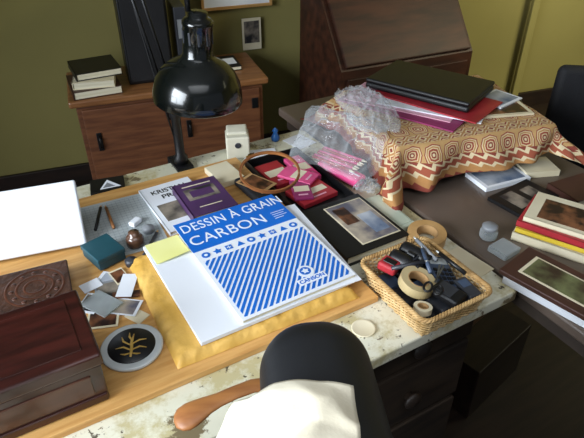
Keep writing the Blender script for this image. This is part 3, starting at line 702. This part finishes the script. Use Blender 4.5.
# ---------------- plastic bags
def film(label,path,widths,across,bulge,seed,nu=64,nv=44,am=1.0):
    path=[Vector(p) for p in path];across=Vector(across).normalized()
    L=[0]
    for i in range(len(path)-1): L.append(L[-1]+(path[i+1]-path[i]).length)
    def at(t):
        s=t*L[-1];j=0
        while j<len(path)-2 and L[j+1]<s: j+=1
        f=(s-L[j])/(L[j+1]-L[j])
        return path[j].lerp(path[j+1],f),widths[j]+(widths[j+1]-widths[j])*f
    m=MB()
    for lay in (0,1):
        vs=[];fs=[]
        for i in range(nu):
            c,w=at(i/(nu-1))
            for j in range(nv):
                u=i/(nu-1);v=j/(nv-1)*2-1
                q=Vector((u*2.4+v*.6,v*1.7-u*.5,seed+lay*3))
                cr_=max(0,1-abs(noise.noise(q*1.6))*5)*.7+max(0,1-abs(noise.noise(q*3.2))*5)*.4
                env=(max(0,math.sin(math.pi*u)*(1-v*v)))**.5
                up=Vector((0,0,1))*(bulge*env*(1 if lay else .1)+ .020*am*cr_*(.5+.5*env)*(1 if lay else .3))
                edge=.015*noise.noise(Vector((u*3,v*1.0,seed)))
                p=c+across*(v*w+edge*abs(v))+up+Vector((.8,.5,0))*.03*noise.noise(Vector((v*2.0,u,seed)))*(1 if u<.1 or u>.9 else .3)
                p.z=max(p.z,.757 if p.x<.84 else .893)
                vs.append(p)
        for i in range(nu-1):
            for j in range(nv-1):
                a=i*nv+j;fs.append([a,a+1,a+nv+1,a+nv])
        m.add(vs,fs,BAG,None,True)
    return single(m,'plastic_bag',label,'plastic bag',group='plastic bags')
film('tall crumpled clear plastic bag with pink pens on the desk',[(.733,1.09,.792),(.765,1.105,.805),(.80,1.12,.835),(.825,1.14,.875),(.842,1.15,.90)],[.12,.135,.135,.13,.12],(-.42,.9,0),.045,3)
film('crumpled clear plastic zip bag lying on the patterned cloth',[(.868,1.03,.897),(.90,1.12,.897),(.935,1.21,.897),(.955,1.29,.897)],[.045,.070,.072,.055],(.9,-.42,0),.034,17)
film('small clear plastic bag on the desk beside the cloth',[(.765,.975,.778),(.785,.975,.778),(.812,.98,.785)],[.02,.03,.022],(-.5,.86,0),.018,29,24,18)
for i in range(6):
    b=MB();b.tube([(-.07,0,0),(.055,0,0)],.0045,PINK if i%2 else RED,8);b.tube([(.055,0,0),(.07,0,0)],[.0043,.001],CREAM,8)
    single(b,'pen','pink pen inside the clear plastic bag' if i%2 else 'red pen inside the clear plastic bag','pen',(.765+.0105*i,1.10+.004*i,.798+.001*i),rot=(0,0,R(-70+3*(i%2))),group='pens in the plastic bag')
b=MB();b.box((0,0,.014),(.15,.045,.028),PINK,.010,seg=3);b.box((0,.0,.0282),(.13,.004,.002),WHITE);single(b,'pencil_case','pink zipped pencil case in the plastic bag','pencil case',(.786,1.09,.757),R(-76))

# ---------------- near chair
CB=(.205,.268)
cb=thing('chair','black padded chair with curved wooden armrest','chair',(CB[0],CB[1],0),R(-23.5))
def rbox(d,bev,m,M,mb_,seg=8):
    b=bmesh.new();bmesh.ops.create_cube(b,size=1);bmesh.ops.scale(b,vec=d,verts=b.verts)
    bmesh.ops.bevel(b,geom=b.edges[:],offset=bev,segments=seg,profile=.5,affect='EDGES')
    mb_.bm(b,m,M,True)
mb=MB();rbox((.146,.42,.53),.066,LEATH,Matrix.Translation((.004,.002,.770)),mb,14);mb.obj('backrest',cb)
mb=MB();rbox((.44,.44,.09),.04,LEATH,Matrix.Translation((-.24,-.02,.44)),mb,6);mb.obj('seat',cb)
mb=MB();mb.cyl((-.22,-.02,.23),.025,.34,CHROME,n=20)
for i in range(5):
    a=i*2*math.pi/5;mb.tube([(-.22,-.02,.09),(-.22+.27*math.cos(a),-.02+.27*math.sin(a),.05)],[.022,.014],BLACK,10)
    mb.lathe([(0,-.012),(.022,-.012),(.025,0),(.022,.012),(0,.012)],BLACK,Matrix.Translation((-.22+.27*math.cos(a),-.02+.27*math.sin(a),.026))@Euler((R(90),0,a)).to_matrix().to_4x4(),16)
mb.obj('base',cb)
armM=Matrix.Rotation(R(23.5),4,'Z')@Matrix.Translation((-CB[0],-CB[1],0))
mb=MB();mb.tube([armM@Vector(p) for p in [(.280,.455,.850),(.250,.490,.862),(.220,.499,.866),(.19,.500,.868),(.165,.500,.868),(.148,.500,.868),(.134,.499,.867),(.122,.498,.866),(.110,.497,.864),(.102,.496,.863),(.097,.496,.862)]],[.017,.014,.0125,.012,.0125,.0155,.019,.0215,.0205,.015,.006],OAK,16,flat=.38);mb.obj('armrest',cb)
me=bpy.data.meshes.new('garment');nu,nv=110,100;vs=[];fs=[]
for j in range(nv):
    for i in range(nu):
        u=i/(nu-1);v=j/(nv-1)
        s=(u-.94)*.50-.03*v*u
        hw2=.070;top=1.044
        # rounded cross-section over the pad instead of a sharp fold
        if s<-hw2*1.0:
            k=(-s-hw2);x=-hw2-.012-k*.55;z=top-.026-k*.80
        else:
            t_=s/hw2;x=s;z=top-.026*t_*t_
        y=.050-.33*v + .016*math.sin(u*9)-.05*max(0,.6-u)+.008*noise.noise((u*6,0,9))
        q=Vector((u*2.6+v*1.4,v*2.4-u*.8,2))
        fo=.020*max(0,1-abs(noise.noise(q*1.1))*3.2)**1.5+.011*max(0,1-abs(noise.noise(q*2.2+Vector((4,1,0))))*3.2)+.006*math.sin(v*26+u*10+2*noise.noise(q))
        fo*=.55+min(1.0,abs(s)*5)
        x+= -abs(fo)*.6 if s<0 else 0;z+=fo*.85+.006
        vs.append((x,y,max(z,top-.02*(s/hw2)**2 if s>=-hw2 else -9)))
for j in range(nv-1):
    for i in range(nu-1):a=j*nu+i;fs.append((a,a+1,a+nu+1,a+nu))
me.from_pydata(vs,[],fs)
for p in me.polygons:p.use_smooth=True
me.materials.append(SHEER);go=bpy.data.objects.new('garment',me);COL.objects.link(go);go.location=(CB[0],CB[1],0);go.rotation_euler=(0,0,R(-23.5))
go['label']='cream white cotton garment draped over the black chair back';go['category']='garment'
sm=go.modifiers.new('s','SOLIDIFY');sm.thickness=.003;sm.offset=1

# ---------------- far chair
fc=thing('office_chair','black mesh office chair with armrests behind the grey table','chair',(1.80,.97,0),R(-38))
mb=MB();rbox((.42,.05,.44),.024,BLACKM,Matrix.Translation((0,0,.70)),mb,5);mb.obj('backrest',fc)
mb=MB();rbox((.46,.44,.08),.035,BLACKM,Matrix.Translation((0,-.0+.25,.46)),mb,5);mb.obj('seat',fc)
for sx in (-.25,.25):
    mb=MB();mb.tube([(sx*.85,.2,.44),(sx,.2,.5),(sx,.2,.66)],.014,BLACK,10);mb.box((sx,.16,.67),(.06,.24,.025),BLACK,.01,seg=3);mb.obj('armrest',fc)
mb=MB();mb.cyl((0,.25,.24),.025,.36,DGREY,n=20)
for i in range(5):
    a=i*2*math.pi/5+.3;mb.tube([(0,.25,.09),(.28*math.cos(a),.25+.28*math.sin(a),.05)],[.022,.014],BLACK,10)
    mb.lathe([(0,-.012),(.022,-.012),(.025,0),(.022,.012),(0,.012)],BLACK,Matrix.Translation((.28*math.cos(a),.25+.28*math.sin(a),.026))@Euler((R(90),0,a)).to_matrix().to_4x4(),16)
mb.obj('base',fc)

# ---------------- light
def area(name,loc,target,size,power,color,sy=None,spread=180):
    l=bpy.data.lights.new(name,'AREA');l.energy=power;l.size=size;l.color=color;l.spread=R(spread)
    if sy: l.shape='RECTANGLE';l.size_y=sy
    o=bpy.data.objects.new(name,l);COL.objects.link(o);o.location=loc
    o.rotation_euler=(Vector(target)-Vector(loc)).to_track_quat('-Z','Y').to_euler();return o
area('window_light',(-1.9,.4,1.65),(.75,.5,.6),1.8,58,(.84,.92,1),1.4,105)
area('overhead_fill',(.2,.1,2.36),(.35,.55,.7),1.6,8,(.90,.95,1),None,95)  # added overhead fill that softens contrast, no ceiling fixture here
area('wall_fill',(3.1,.4,2.2),(3.1,2.1,.75),1.0,32,(1,.95,.66),None,120)  # added warm fill, only there to brighten the right end of the back wall
w=bpy.data.worlds.new('w');SC.world=w;w.use_nodes=True
w.node_tree.nodes['Background'].inputs[0].default_value=(.78,.86,1,1);w.node_tree.nodes['Background'].inputs[1].default_value=.18

cd=bpy.data.cameras.new('camera');cd.lens=560/584*36;cd.sensor_width=36;cd.clip_start=.02
cam=bpy.data.objects.new('camera',cd);COL.objects.link(cam);cam.location=(0,0,1.55);cam.rotation_euler=(R(55),0,R(-30));SC.camera=cam
